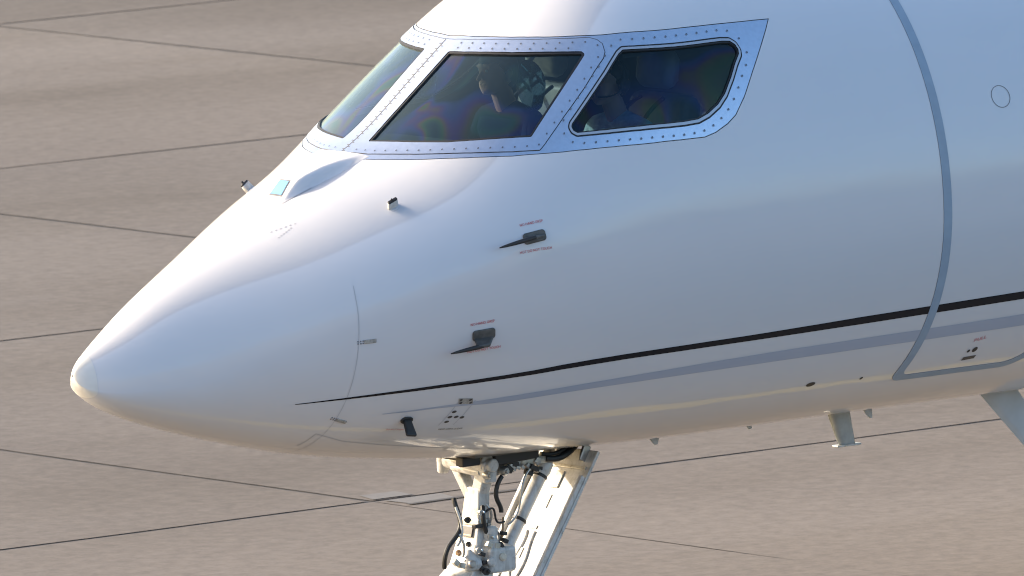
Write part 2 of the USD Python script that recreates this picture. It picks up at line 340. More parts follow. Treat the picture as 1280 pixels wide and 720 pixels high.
def lettering(text, a, b, ink, parent, name='lettering', bold=False):
    """words on the skin, between the two ends (station, angle) of their baseline"""
    m = meshkit.text_mesh(text, 1.0, 0.01, bold=bold); w = m.bounds[1, 0] - m.bounds[0, 0]
    S0 = surf([a[0]], [a[1]])[0][0]; S1 = surf([b[0]], [b[1]])[0][0]; L = np.linalg.norm(S1 - S0); s = L / w
    v = m.vertices.copy(); v[:, 0] -= m.bounds[0, 0]
    t = v[:, 0] / w
    X = a[0] + (b[0] - a[0]) * t; ph = a[1] + (b[1] - a[1]) * t
    S, N, Sg, Sp = surf(X, ph)
    e = S1 - S0; e /= np.linalg.norm(e)
    upv = np.cross(N, e); upv *= np.sign((upv * Sp).sum(1))[:, None]
    P = S + upv * (v[:, 1] * s)[:, None] + N * (0.0016 + v[:, 2] * 0.03)[:, None]
    obj(parent, name, trimesh.Trimesh(P, m.faces, process=False), ink)

FRAME_OUTER = [(2.564, 1.61), (2.571, 1.51), (2.587, 1.421), (2.61, 1.351), (2.637, 1.286), (2.669, 1.225), (2.716, 1.156), (2.768, 1.093), (2.819, 1.044), (2.875, 1), (2.934, 0.961), (2.974, 0.938), (3.016, 0.918), (3.081, 0.896), (3.148, 0.878), (3.227, 0.86), (3.309, 0.846), (3.358, 0.84), (3.407, 0.835), (3.492, 0.829), (3.578, 0.824), (3.666, 0.821), (3.76, 0.818), (3.855, 0.816), (3.951, 0.815), (4.047, 0.813), (3.989, 0.762), (3.938, 0.72), (3.889, 0.679), (3.836, 0.635), (3.785, 0.593), (3.731, 0.546), (3.679, 0.501), (3.633, 0.468), (3.589, 0.436), (3.523, 0.408), (3.433, 0.383), (3.356, 0.373), (3.276, 0.377), (3.198, 0.382), (3.115, 0.39), (3.033, 0.399), (2.954, 0.412), (2.876, 0.429), (2.8, 0.448), (2.726, 0.47), (2.657, 0.492), (2.589, 0.517), (2.522, 0.543), (2.46, 0.572), (2.4, 0.604), (2.342, 0.638), (2.285, 0.674), (2.227, 0.721), (2.172, 0.771), (2.119, 0.824), (2.069, 0.88), (2.022, 0.939), (1.976, 1), (1.932, 1.063), (1.889, 1.138), (1.849, 1.217), (1.813, 1.301), (1.789, 1.392), (1.773, 1.493)]
FRAME_FRONT = [(2.539, 1.601), (2.542, 1.518), (2.56, 1.429), (2.586, 1.349), (2.617, 1.276), (2.655, 1.208), (2.693, 1.154), (2.735, 1.104), (2.781, 1.057), (2.83, 1.014), (2.882, 0.975), (2.939, 0.94), (2.968, 0.91), (2.98, 0.881), (2.968, 0.842), (2.944, 0.821), (2.904, 0.806), (2.865, 0.791), (2.819, 0.771), (2.775, 0.752), (2.721, 0.733), (2.667, 0.713), (2.614, 0.694), (2.56, 0.672), (2.507, 0.65), (2.455, 0.627), (2.423, 0.616), (2.359, 0.656), (2.298, 0.698), (2.241, 0.746), (2.187, 0.797), (2.135, 0.852), (2.087, 0.91), (2.041, 0.97), (1.997, 1.034), (1.956, 1.1), (1.914, 1.182), (1.875, 1.269), (1.841, 1.363), (1.827, 1.444), (1.818, 1.532)]
WINDSHIELD = [(2.474, 1.482), (2.496, 1.388), (2.527, 1.303), (2.565, 1.225), (2.608, 1.153), (2.652, 1.096), (2.7, 1.043), (2.752, 0.993), (2.807, 0.947), (2.865, 0.905), (2.872, 0.883), (2.804, 0.857), (2.738, 0.833), (2.672, 0.808), (2.607, 0.783), (2.543, 0.757), (2.479, 0.73), (2.416, 0.701), (2.373, 0.731), (2.332, 0.762), (2.28, 0.805), (2.229, 0.852), (2.181, 0.901), (2.136, 0.953), (2.093, 1.008), (2.061, 1.06), (2.032, 1.114), (2.004, 1.17), (1.976, 1.237), (1.951, 1.308), (1.929, 1.383), (1.911, 1.463), (1.988, 1.475), (2.061, 1.481), (2.13, 1.482), (2.198, 1.482), (2.266, 1.481), (2.335, 1.481), (2.404, 1.481)]
SIDE_WINDOW = [(3.064, 0.828), (3.134, 0.808), (3.206, 0.792), (3.282, 0.779), (3.359, 0.769), (3.435, 0.763), (3.512, 0.759), (3.591, 0.757), (3.671, 0.755), (3.726, 0.749), (3.758, 0.726), (3.767, 0.691), (3.754, 0.664), (3.701, 0.624), (3.643, 0.572), (3.604, 0.541), (3.567, 0.511), (3.5, 0.473), (3.417, 0.444), (3.343, 0.43), (3.249, 0.432), (3.156, 0.44), (3.065, 0.452), (2.976, 0.467), (2.886, 0.488), (2.798, 0.512), (2.712, 0.541), (2.63, 0.573), (2.609, 0.601), (2.607, 0.635), (2.626, 0.653), (2.689, 0.678), (2.752, 0.703), (2.816, 0.728), (2.864, 0.747), (2.912, 0.766), (2.968, 0.792), (3.027, 0.819)]
BLACK_STRIPE = [(1.056, -0.571), (1.202, -0.561), (1.352, -0.556), (1.506, -0.555), (1.664, -0.555), (1.825, -0.553), (1.989, -0.548), (2.155, -0.541), (2.324, -0.531), (2.497, -0.517), (2.674, -0.508), (2.857, -0.502), (3.043, -0.498), (3.233, -0.493), (3.426, -0.487), (3.622, -0.482), (3.821, -0.476), (4.022, -0.47), (4.224, -0.464), (4.428, -0.457), (4.632, -0.452), (4.838, -0.446), (5.044, -0.44), (5.251, -0.434), (5.459, -0.428), (5.669, -0.422), (5.687, -0.463), (5.478, -0.469), (5.27, -0.475), (5.063, -0.481), (4.856, -0.486), (4.65, -0.491), (4.446, -0.496), (4.241, -0.5), (4.038, -0.504), (3.836, -0.508), (3.636, -0.512), (3.44, -0.517), (3.246, -0.523), (3.056, -0.527), (2.869, -0.531), (2.686, -0.537), (2.507, -0.545), (2.334, -0.557), (2.164, -0.565), (1.997, -0.572), (1.832, -0.575), (1.67, -0.576), (1.511, -0.574), (1.356, -0.573), (1.205, -0.574), (1.057, -0.579)]
GREY_STRIPE = [(1.552, -0.741), (1.692, -0.73), (1.834, -0.718), (1.978, -0.707), (2.123, -0.694), (2.272, -0.682), (2.423, -0.669), (2.577, -0.657), (2.735, -0.647), (2.896, -0.639), (3.06, -0.631), (3.225, -0.622), (3.393, -0.612), (3.563, -0.603), (3.737, -0.596), (3.913, -0.59), (4.091, -0.586), (4.271, -0.583), (4.451, -0.579), (4.632, -0.575), (4.814, -0.572), (4.996, -0.568), (5.179, -0.564), (5.363, -0.56), (5.547, -0.555), (5.731, -0.548), (5.772, -0.619), (5.587, -0.623), (5.402, -0.627), (5.218, -0.63), (5.035, -0.634), (4.852, -0.637), (4.67, -0.639), (4.488, -0.642), (4.307, -0.645), (4.127, -0.647), (3.947, -0.65), (3.77, -0.653), (3.595, -0.658), (3.423, -0.664), (3.253, -0.671), (3.085, -0.677), (2.919, -0.682), (2.756, -0.687), (2.596, -0.695), (2.441, -0.706), (2.289, -0.719), (2.139, -0.727), (1.986, -0.727), (1.839, -0.732), (1.696, -0.742), (1.554, -0.747)]

HP = PI / 2
BLACK_STRIPE[26:26] = [(11.0, -0.315), (11.0, -0.362)]; GREY_STRIPE[26:26] = [(11.0, -0.48), (11.0, -0.56)]   # both stripes run on aft
outer_p = Polygon([(x, min(p, HP)) for x, p in FRAME_OUTER if p < HP] + [(1.745, HP), (2.563, HP)]).buffer(0)
front_p = Polygon([(x, min(p, HP)) for x, p in FRAME_FRONT if p < HP] + [(1.798, HP), (2.538, HP)]).buffer(0)
pane_p = Polygon(WINDSHIELD).buffer(-0.012).buffer(0.012); side_p = Polygon(SIDE_WINDOW).buffer(-0.03).buffer(0.03)
outer = unary_union([outer_p, mirror(outer_p)]).buffer(1e-4); front = unary_union([front_p, mirror(front_p)]).buffer(1e-4)
DOOR = unary_union([box(4.905 + .07, -0.915 + .07, 5.40, 1.12 - .07).buffer(.07), box(5.2, -0.915 + .22, 5.90 - .22, 1.12 - .22).buffer(.22)])
WELL = box(2.50, -HP, 3.50, -HP + 0.17), box(2.50, 1.5 * PI - 0.17, 3.50, 1.5 * PI)

# ------------------------------------------------------------------ the jet
jet = group_of('/World', 'business_jet', 'white business jet with a black cheat stripe taxiing past on its nose wheel', 'aircraft')
domain = box(GL[0], -HP, XEND, 1.5 * PI)
skin_poly = domain.difference(unary_union([outer, DOOR, *WELL]))
CAPX = 0.082
fus = obj_n(jet, 'fuselage', patch(skin_poly.difference(box(0, -4, CAPX, 6))), 'white_paint')
obj_n(fus, 'nose_cap', patch(box(GL[0], -HP, CAPX, 1.5 * PI), 0.0006), 'nose_rubber', label='cream rubber cap on the tip of the nose')
# radome joint: a fine gap all round and a painted-over lip
obj_n(fus, 'radome_seam', patch(unary_union([line([(1.312, -HP), (1.312, 0.25), (1.316, 0.36)], 0.003), line([(1.316, PI - 0.36), (1.312, 1.5 * PI)], 0.003)]), 0.0012), 'faint_seam')
dots = []
for (xa, pa), (xb, pb), k in (((1.145, 1.206), (1.256, 1.143), 6), ((1.144, 1.10), (1.224, 1.124), 6)):
    for t in np.linspace(0, 1, k): dots.append(Point(xa + (xb - xa) * t, pa + (pb - pa) * t).buffer(0.0055, 4))
obj_n(fus, 'drain_holes', patch(unary_union(dots), 0.0012), 'faint_seam', kind='stuff')
obj_n(fus, 'sensor_panel_seam', patch(Polygon([(1.957, -0.67), (1.925, -0.883), (1.930, -0.883), (1.962, -0.67)]).union(line([(2.052, -0.69), (2.015, -0.883)], 0.004)), 0.0012), 'faint_seam')
obj_n(fus, 'gear_door_seam', patch(unary_union([line([(1.258, -1.186), (1.269, -0.954), (1.455, -1.051), (1.714, -1.097), (2.5, -1.2)], 0.006)]), 0.0012), 'faint_seam')
obj_n(fus, 'access_port', patch(shapely.affinity.scale(Point(5.40, 0.395).buffer(0.065, 24), 1, .66).difference(shapely.affinity.scale(Point(5.40, 0.395).buffer(0.061, 24), 1, .66)), 0.0012), 'seam', label='round access port outlined on the skin behind the door line')
obj_n(fus, 'drain_port', patch(shapely.affinity.scale(Point(4.317, -0.849).buffer(0.03, 8), 1.0, 0.55), 0.0012), 'dark_metal')
obj_n(fus, 'drain_port', patch(Point(4.673, -0.853).buffer(0.010, 6), 0.0012), 'dark_metal')
obj_n(jet, 'black_stripe', patch(Polygon(BLACK_STRIPE), 0.0014), 'black_paint')
obj_n(jet, 'black_stripe', patch(mirror(Polygon(BLACK_STRIPE)), 0.0014), 'black_paint')
obj_n(jet, 'grey_stripe', patch(Polygon(GREY_STRIPE), 0.0014), 'grey_paint')
obj_n(jet, 'grey_stripe', patch(mirror(Polygon(GREY_STRIPE)), 0.0014), 'grey_paint')
# gear well
wx0, wx1 = 2.50, 3.50
zb = surf([3.0], [-HP])[0][0][2]
wb = trimesh.creation.box((wx1 - wx0 + .04, 0.46, 0.5)); wb.apply_translation(((wx0 + wx1) / 2, 0, zb + 0.275)); 
f_ok = wb.face_normals[:, 2] > -0.5; wb.update_faces(f_ok)
obj(fus, 'gear_well', wb, 'well_dark')

# cabin door, its seal and its markings
door = obj_n(jet, 'cabin_door', patch(DOOR, 0.0), 'white_paint', label='cabin door outlined by a wide grey seal')
seal_in = unary_union([box(4.962 + .05, -0.872 + .05, 5.40, 1.06 - .05).buffer(.05), box(5.2, -0.872 + .18, 5.845 - .18, 1.06 - .18).buffer(.18)])
seal = DOOR.difference(seal_in)
obj_n(door, 'door_seal', join(patch(seal, 0.0022)), 'door_rubber')
obj(door, 'seal_edge', cat_mesh([rim(DOOR, 0.0022, -0.001), rim(seal_in, 0.0022, -0.001)]), 'seam')
lettering('PULL', (5.346, -0.690), (5.424, -0.674), 'faded_red_ink', door, bold=True)
obj_n(door, 'vent_hole', patch(Point(5.35, -0.749).buffer(0.010, 6), 0.0014), 'dark_metal')
obj_n(door, 'vent_hole', patch(Point(5.391, -0.744).buffer(0.017, 8), 0.0014), 'dark_metal')
obj_n(door, 'placard', patch(Polygon([(5.345, -0.815), (5.431, -0.809), (5.431, -0.785), (5.345, -0.791)]), 0.0016), 'placard_dark')

# cockpit glazing and its bolted metal frames
under = patch(outer.difference(unary_union([pane_p, side_p, mirror(pane_p), mirror(side_p)])), -0.005)
obj_n(fus, 'frame_seam', under, 'seam')
sfp = outer_p.intersection(box(0, -4, 9, HP - 1e-3)).buffer(-0.004).difference(front_p.buffer(0.0045)).difference(side_p)
side_frame_all = unary_union([outer]).buffer(-0.004).difference(front.buffer(0.0045)).difference(unary_union([side_p, mirror(side_p)]))
FRAME = obj_n(jet, 'side_window_frame', patch(side_frame_all, 0.0), 'bright_metal', label='bare metal frame panel round the cockpit side windows')
for side in (0, 1):
    mm = (lambda p: p) if side == 0 else mirror
    ff = obj_n(jet, 'windshield_frame', patch(mm(front_p.intersection(box(0, -4, 9, HP - 0.0025)).difference(pane_p)), 0.0022), 'bright_metal')
    obj(ff, 'frame_edge', rim(mm(front_p), 0.0022, -0.004), 'seam')
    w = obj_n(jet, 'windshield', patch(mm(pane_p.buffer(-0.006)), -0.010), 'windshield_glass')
    obj_n(w, 'gasket', patch(mm(pane_p.buffer(0.001).difference(pane_p.buffer(-0.012))), -0.0005), 'gasket')
    obj(w, 'gasket_edge', cat_mesh([rim(mm(pane_p.buffer(-0.012)), -0.0005, -0.02), rim(mm(pane_p), 0.0022, -0.004)]), 'gasket')
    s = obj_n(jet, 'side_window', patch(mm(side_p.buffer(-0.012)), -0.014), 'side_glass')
    obj_n(s, 'bead', patch(mm(side_p.buffer(-0.004).difference(side_p.buffer(-0.015))), 0.0015), 'bead_metal')
    obj_n(s, 'gasket', patch(mm(side_p.buffer(0.003).difference(side_p.buffer(-0.0045))), 0.0008), 'gasket')
    obj_n(s, 'gasket', patch(mm(side_p.buffer(-0.0145).difference(side_p.buffer(-0.022))), -0.004), 'gasket')
    obj(s, 'gasket_edge', cat_mesh([rim(mm(side_p.buffer(-0.015)), 0.0015, -0.02), rim(mm(side_p.buffer(-0.022)), -0.004, -0.022)]), 'gasket')
    # rivets: along the front frame, round the side window
    riv = []
    ringp = front_p.buffer(-0.022)
    def along(g, step, keep, r=0.0050, start=0.0):
        L = g.length
        for d in np.arange(start, L, step):
            q = g.interpolate(d)
            if keep(q.x, q.y): riv.append(Point(q.x, q.y).buffer(r, 3))
    along(ringp.exterior, 0.066, lambda x, p: p < HP - 0.06)
    along(front_p.buffer(-0.052).exterior, 0.066, lambda x, p: p < HP - 0.08 and x > 2.5 and p > 0.93, start=0.033)
    along(side_p.buffer(0.034).exterior, 0.066, lambda x, p: True)
    riv = unary_union([q for q in riv if outer_p.contains(q)])
    obj_n(FRAME if side == 0 else FRAME, 'rivets', patch(mm(riv), 0.0040), 'rivet_metal', kind='stuff')
zip_ = [line([(1.80, HP), (2.535, HP)], 0.0045)]
for k, x in enumerate(np.arange(1.83, 2.53, 0.032)):
    a = 0.020; zip_.append(line([(x - 0.006, HP - a), (x - 0.006, HP)], 0.005)); zip_.append(line([(x + 0.008, HP), (x + 0.008, HP + a)], 0.005))
obj_n(FRAME, 'centre_seam', patch(unary_union(zip_), 0.0036), 'seam', kind='stuff')

# the sensor hood in front of the windshield
def sstep(a, b, x):
    t = np.clip((x - a) / (b - a), 0, 1); return t * t * (3 - 2 * t)
def hood_off(X, ph):
    d = np.abs(ph - HP)
    ridge = np.interp(X, [1.335, 1.35, 1.38, 1.42, 1.455, 1.48, 1.52, 1.62, 1.70, 1.78, 1.83], [0, .004, .015, .035, .051, .056, .058, .052, .038, .016, .006])
    half = np.interp(X, [1.335, 1.83], [0.128, 0.228]); top = np.interp(X, [1.335, 1.45, 1.6, 1.83], [0.098, 0.104, 0.12, 0.17])
    t = np.clip((d - top) / (half - top), 0, 1); side_ = 1 - (0.25 * t + 0.75 * t * t * (3 - 2 * t))
    return 0.0018 + ridge * side_ - 0.004 * (d > half + 0.004)
hoodp = Polygon([(1.333, HP - .13), (1.83, HP - .235), (1.812, HP - .13), (1.803, HP), (1.812, HP + .13), (1.83, HP + .235), (1.333, HP + .13)])
def fine_patch(poly, off, n=46):
    x0, y0, x1, y1 = poly.bounds; global GL, PL
    g0, p0 = GL, PL; GL = np.linspace(x0, x1, n); PL = np.linspace(y0, y1, n)
    r = patch(poly, off); GL, PL = g0, p0
    return r
hood = obj_n(jet, 'sensor_hood', fine_patch(hoodp, hood_off), 'white_paint', label='raised hood with a small blue sensor window ahead of the windshield')
ew = Polygon([(1.368, HP - .068), (1.368, HP + .068), (1.458, HP + .050), (1.458, HP - .050)])
obj_n(hood, 'window_surround', fine_patch(ew, lambda X, p: hood_off(X, p) + 0.0018, 12), 'seam')
obj_n(hood, 'sensor_window', fine_patch(ew.buffer(-0.008), lambda X, p: hood_off(X, p) + 0.0036, 12), 'sensor_glass')

# ------------------------------------------------------------------ small solid builders
def sphere(c, r): return m3.Manifold.sphere(r, 20).translate(tuple(map(float, c)))
def bone(a, ra, b, rb): return m3.Manifold.batch_hull([sphere(a, ra), sphere(b, rb)])
def to_tm(m): return trimesh.Trimesh(*meshkit.arrays(m)[:2], process=True)
def basis(d):
    d = np.asarray(d, float) / np.linalg.norm(d); h = np.array([0, 0, 1.0]) if abs(d[2]) < 0.9 else np.array([1.0, 0, 0])
    a = np.cross(h, d); a /= np.linalg.norm(a); return a, np.cross(d, a), d
def rod(profile, p0, p1, n=20):
    """a turned bar from p0 to p1: (fraction along, radius) pairs"""
    p0, p1 = np.asarray(p0, float), np.asarray(p1, float); a, b, d = basis(p1 - p0)
    t = np.linspace(0, 2 * PI, n, endpoint=False); ringv = np.outer(np.cos(t), a) + np.outer(np.sin(t), b)
    V = [p0]; F = []
    for s, r in profile: V.extend(p0 + (p1 - p0) * s + ringv * r)
    V.append(p1); m = len(profile); V = np.array(V)
    for k in range(n): F.append([0, 1 + (k + 1) % n, 1 + k])
    for i in range(m - 1):
        for k in range(n):
            q, r_, s_, u = 1 + i * n + k, 1 + i * n + (k + 1) % n, 1 + (i + 1) * n + (k + 1) % n, 1 + (i + 1) * n + k
            F += [[q, r_, s_], [q, s_, u]]
    l = len(V) - 1
    for k in range(n): F.append([l, 1 + (m - 1) * n + k, 1 + (m - 1) * n + (k + 1) % n])
    # sharp steps keep their edges through the smoothing angle
    return trimesh.Trimesh(V, F, process=False)
def tube(pts, r, n=10, sub=8):
    pts = np.asarray(pts, float)
    if len(pts) > 2:
        t = np.r_[0, np.cumsum(np.linalg.norm(np.diff(pts, axis=0), axis=1))]; c = CubicSpline(t, pts); pts = c(np.linspace(0, t[-1], sub * (len(pts) - 1) + 1))
    d = np.gradient(pts, axis=0); d /= np.linalg.norm(d, axis=1)[:, None]
    a, b, _ = basis(d[0]); V = []; th = np.linspace(0, 2 * PI, n, endpoint=False)
    for p, dd in zip(pts, d):
        a = a - dd * (a @ dd); a /= np.linalg.norm(a); b = np.cross(dd, a); V.append(p + r * (np.outer(np.cos(th), a) + np.outer(np.sin(th), b)))
    m = len(pts); V = np.vstack(V); F = []
    for i in range(m - 1):
        for k in range(n):
            q, s, u, w = i * n + k, i * n + (k + 1) % n, (i + 1) * n + (k + 1) % n, (i + 1) * n + k
            F += [[q, s, u], [q, u, w]]
    F += [[0, k + 1, k] for k in range(1, n - 1)] + [[(m - 1) * n, (m - 1) * n + k, (m - 1) * n + k + 1] for k in range(1, n - 1)]
    return trimesh.Trimesh(V, F, process=False)
def block(size, at, rot=None, r=0.006):
    """a box with rounded edges"""
    sx, sy, sz = [max(s / 2 - r, 1e-4) for s in size]
    m = m3.Manifold.batch_hull([m3.Manifold.sphere(r, 8).translate((x * sx, y * sy, z * sz)) for x in (-1, 1) for y in (-1, 1) for z in (-1, 1)])
    t = to_tm(m)
    if rot is not None: t.apply_transform(rot)
    t.apply_translation(at); return t
def rot_y(deg): return trimesh.transformations.rotation_matrix(math.radians(deg), (0, 1, 0))
def rot_z(deg): return trimesh.transformations.rotation_matrix(math.radians(deg), (0, 0, 1))
def blade(root, tip, thick):
    """an aerofoil-section blade: root and tip = (leading, trailing) points"""
    (a, b), (c, d) = [[np.asarray(q, float) for q in pr] for pr in (root, tip)]
    span = (c + d) / 2 - (a + b) / 2; n = np.cross(b - a, span); n /= np.linalg.norm(n)
    s = np.r_[np.linspace(0, 1, 9), np.linspace(1, 0, 9)[1:-1]]; h = 2.2 * np.sqrt(s) * (1 - s) ** 0.9 * 0.5; sg = np.r_[np.ones(9), -np.ones(7)]
    def ringp(l, t, k): return l + np.outer(s, t - l) + np.outer(h * sg * thick * k, n)
    V = np.vstack([ringp(a, b, 1), ringp(a + (c - a) * .85, b + (d - b) * .85, .8), ringp(a + (c - a) * .97 + (d - c) * .04, b + (d - b) * .97, .55), ringp(c + (d - c) * .12, d, .12)])
    return trimesh.convex.convex_hull(V) if False else loft(V.reshape(4, 16, 3))
def loft(R):
    m, n, _ = R.shape; V = R.reshape(-1, 3); F = []
    for i in range(m - 1):
        for k in range(n):
            q, s, u, w = i * n + k, i * n + (k + 1) % n, (i + 1) * n + (k + 1) % n, (i + 1) * n + k
            F += [[q, s, u], [q, u, w]]
    F += [[0, k + 1, k] for k in range(1, n - 1)] + [[(m - 1) * n, (m - 1) * n + k, (m - 1) * n + k + 1] for k in range(1, n - 1)]
    t = trimesh.Trimesh(V, F, process=False); trimesh.repair.fix_normals(t); return t

# ------------------------------------------------------------------ probes, placards and lettering on the nose
def pitot(base, reach, low, ends):
    X, ph = base; S, N, e, f = frame_at(X, ph, 1.0, ends)
    g = group_of(jet, 'pitot_probe')
    # mounting plate, strut, tapering tube
    def loc(a, b, c): return S + e * a + f * b + N * c
    m = m3.Manifold.batch_hull([sphere(loc(a * ca, b * cb, 0.004), 0.006) for a, b, ca, cb in [(sa * .050 + .012 * math.cos(t) * 0, sb * .012, 1, 1) for sa in (-1, 1) for sb in (-1, 1) for t in (0,)] + [(sa * (.047 + .012 * math.cos(t)), sb * (.012 + .012 * math.sin(t)), 1, 1) for sa in (-1, 1) for sb in (-1, 1) for t in np.linspace(0, PI / 2, 5)]])
    obj(g, 'mounting_plate', to_tm(m), 'probe_metal', smooth=40)
    if low: m = m3.Manifold.batch_hull([sphere(loc(-.05, -.02, .008), .007), sphere(loc(.045, -.022, .008), .007), sphere(loc(-.055, -.036, .06), .011), sphere(loc(.0, -.036, .06), .011)])
    else: m = m3.Manifold.batch_hull([sphere(loc(.05, -.004, .010), .006), sphere(loc(-.04, -.004, .010), .006), sphere(loc(-.03, -.004, .055), .011), sphere(loc(-.075, -.004, .055), .011)])
    obj(g, 'strut', to_tm(m), 'probe_metal', smooth=40)
    by = -.036 if low else -.004
    obj(g, 'probe_tube', rod([(0, .010), (.2, .0125), (.55, .0105), (.85, .007), (1, .003)], loc(-.02, by, .06), loc(-reach, by - (.012 if low else .006), .062)), 'dark_metal', smooth=50)
pitot((2.255, 0.191), 0.235, False, -0.10)
pitot((1.976, -0.278), 0.215, True, -0.02)
FAN = fus
lettering('NO HAND GRIP', (2.191, 0.280), (2.316, 0.256), 'red_ink', FAN)
lettering('HOT DO NOT TOUCH', (2.165, 0.120), (2.344, 0.096), 'red_ink', FAN)
lettering('NO HAND GRIP', (1.897, -0.216), (2.027, -0.220), 'red_ink', FAN)
lettering('HOT DO NOT TOUCH', (1.905, -0.372), (2.086, -0.370), 'red_ink', FAN)
lettering('DO NOT PAINT', (1.640, -0.908), (1.745, -0.915), 'faded_red_ink', FAN)
lettering('KEEP AREA CLEAR', (1.949, -0.927), (2.090, -0.927), 'dark_ink', FAN)
# latches on the radome joint
for (xa, pa), (xb, pb) in (((1.307, -.120), (1.403, -.146)), ((1.276, -.755), (1.391, -.818))):
    S, N, e, f = frame_at((xa + xb) / 2, (pa + pb) / 2, xb - xa, pb - pa)
    m = m3.Manifold.batch_hull([sphere(S + e * a + f * b + N * .0, .004) for a in (-.012, .046) for b in (-.007, .007)])
    lp = obj(fus, 'radome_latch', to_tm(m), 'placard_grey')
    obj(lp, 'latch_screws', cat_mesh([to_tm(sphere(S + e * a + f * b, .004)) for a in (-.05, -.035, -.022) for b in (-.006, .006)]), 'seam', kind='stuff')
# air temperature probe under the stripe
S, N, e, f = frame_at(1.714, -0.814)
tp = group_of(jet, 'temperature_probe')
m = m3.Manifold.batch_hull([sphere(S + e * (.03 * math.cos(t)) + f * (.022 * math.sin(t)) + N * .004, .006) for t in np.linspace(0, 2 * PI, 12, endpoint=False)])
obj(tp, 'mounting_plate', to_tm(m), 'dark_metal', smooth=40)
m = m3.Manifold.batch_hull([sphere(S + e * a + N * h, .011) for a, h in ((-.012, .01), (.014, .01), (-.026, .095), (.012, .10))])
obj(tp, 'stem', to_tm(m), 'dark_metal', smooth=40)
# static port panel
S, N, e, f = frame_at(2.01, -0.78)
sp = obj_n(fus, 'placard', patch(Polygon([(1.962, -0.712), (2.047, -0.716), (2.031, -0.676), (1.947, -0.668)]), 0.0016), 'placard_grey')
obj_n(sp, 'placard_screws', patch(unary_union([Point(x, p).buffer(.008, 4) for x, p in ((1.972, -.702), (2.03, -.706), (1.964, -.680), (2.02, -.685))]), 0.0032), 'placard_dark', kind='stuff')
for x, p in ((1.965, -.77), (1.960, -.812), (1.997, -.814), (2.034, -.821), (1.961, -.853)):
    obj_n(fus, 'static_port', patch(shapely.affinity.scale(Point(x, p).buffer(.013, 6), 1, .8), 0.0014), 'placard_dark')
# ice detectors, one each side of the crown
for ph in (0.835, PI - 0.835):
    S, N, e, f = frame_at(1.672, ph)
    g = group_of(jet, 'ice_detector')
    if ph > HP: e = e
    m = m3.Manifold.batch_hull([sphere(S + e * (.026 * math.cos(t)) + f * (.026 * math.sin(t)), .003) for t in np.linspace(0, 2 * PI, 12, endpoint=False)])
    obj(g, 'mounting_plate', to_tm(m), 'white_paint', smooth=40)
    m = m3.Manifold.batch_hull([sphere(S + e * a + f * b + N * h, .008) for a, h in ((-.022, .0), (.022, .0), (-.022, .034), (.020, .038)) for b in (-.004, .004)])
    obj(g, 'body', to_tm(m), 'gear_white', smooth=40)
    m = m3.Manifold.batch_hull([sphere(S + e * a + f * b + N * h, .007) for a, h in ((-.022, .044), (.020, .048)) for b in (-.003, .003)])
    obj(g, 'cap', to_tm(m), 'dark_metal', smooth=40)
    obj(g, 'sensing_rod', rod([(0, .005), (.8, .005), (1, .003)], S + N * .048 - e * .004, S + N * .064 - e * .006), 'dark_metal', smooth=40)

# belly antennas
def belly(X): return surf([X], [-HP])[0][0][2]
z = belly(5.2)
an = group_of(jet, 'blade_antenna', 'upright grey blade antenna with a white foot under the belly')
obj(an, 'blade', blade(([5.12, 0, z + .01], [5.285, 0, z + .01]), ([5.205, 0, 1.055], [5.325, 0, 1.055]), 0.075), 'antenna_grey', smooth=40)
obj(an, 'foot', block((.17, .05, .012), (5.265, 0, 1.055), r=.005), 'gear_white', smooth=40)
for xa, xb, tx, dz in ((5.355, 5.445, 5.425, .065), (3.85, 3.955, 3.91, .05), (4.53, 4.60, 4.57, .035)):
    z = belly(xa); obj(jet, 'drain_mast', blade(([xa, 0, z + .01], [xb, 0, z + .01]), ([tx, 0, z - dz], [tx + .025, 0, z - dz]), 0.022), 'antenna_pale', smooth=40)
z = belly(6.3)
obj(jet, 'swept_antenna', blade(([6.19, 0, z + .015], [6.47, 0, z + .015]), ([6.66, 0, .80], [6.84, 0, .80]), 0.05), 'antenna_pale', smooth=40, label='large swept pale blade antenna under the belly behind the door')

# ------------------------------------------------------------------ nose landing gear
gear = group_of(jet, 'nose_gear', 'white nose gear leg with black hoses and a drag brace')
def gp(name, mesh, mat='gear_white', smooth=35, near=0.0, **k):
    # near: how far the piece sits to port of the leg's centre plane
    mesh = mesh.copy(); mesh.apply_translation((.84 * near, 0, -.08 * near))
    return obj(gear, name, mesh, mat, smooth=smooth, **k)
def forging(*sections, r=.012):
    """a forging hulled between flat sections: (z, x0, x1, y0, y1)"""
    return to_tm(m3.Manifold.batch_hull([m3.Manifold.sphere(r, 10).translate((x, y, z_)) for z_, x0, x1, y0, y1 in sections for x in (x0 + r, x1 - r) for y in (y0 + r, y1 - r)]))
gp('trunnion', rod([(0, .03), (.02, .036), (.1, .036), (.12, .05), (.3, .052), (.7, .052), (.88, .05), (.9, .036), (1, .034)], (2.68, -.15, 1.215), (2.68, .27, 1.215)))
gp('strut', forging((1.08, 2.65, 2.73, -.055, .06), (.91, 2.63, 2.71, -.072, .078)))
gp('strut', forging((.905, 2.625, 2.705, -.078, .082), (.80, 2.60, 2.695, -.092, .092)))
gp('strut_arm', forging((1.21, 2.64, 2.72, -.13, -.045), (1.05, 2.655, 2.728, -.052, .025)))
gp('strut_arm', forging((1.205, 2.64, 2.705, .125, .185), (1.02, 2.65, 2.72, -.01, .06)))
gp('cross_arm', rod([(0, .020), (.1, .024), (.9, .024), (1, .020)], (2.655, .16, 1.185), (2.655, -.07, 1.175)))
gp('actuator_can', rod([(0, .024), (.1, .032), (.75, .034), (.85, .028), (1, .02)], (2.66, .245, 1.145), (2.66, .245, 1.265)))
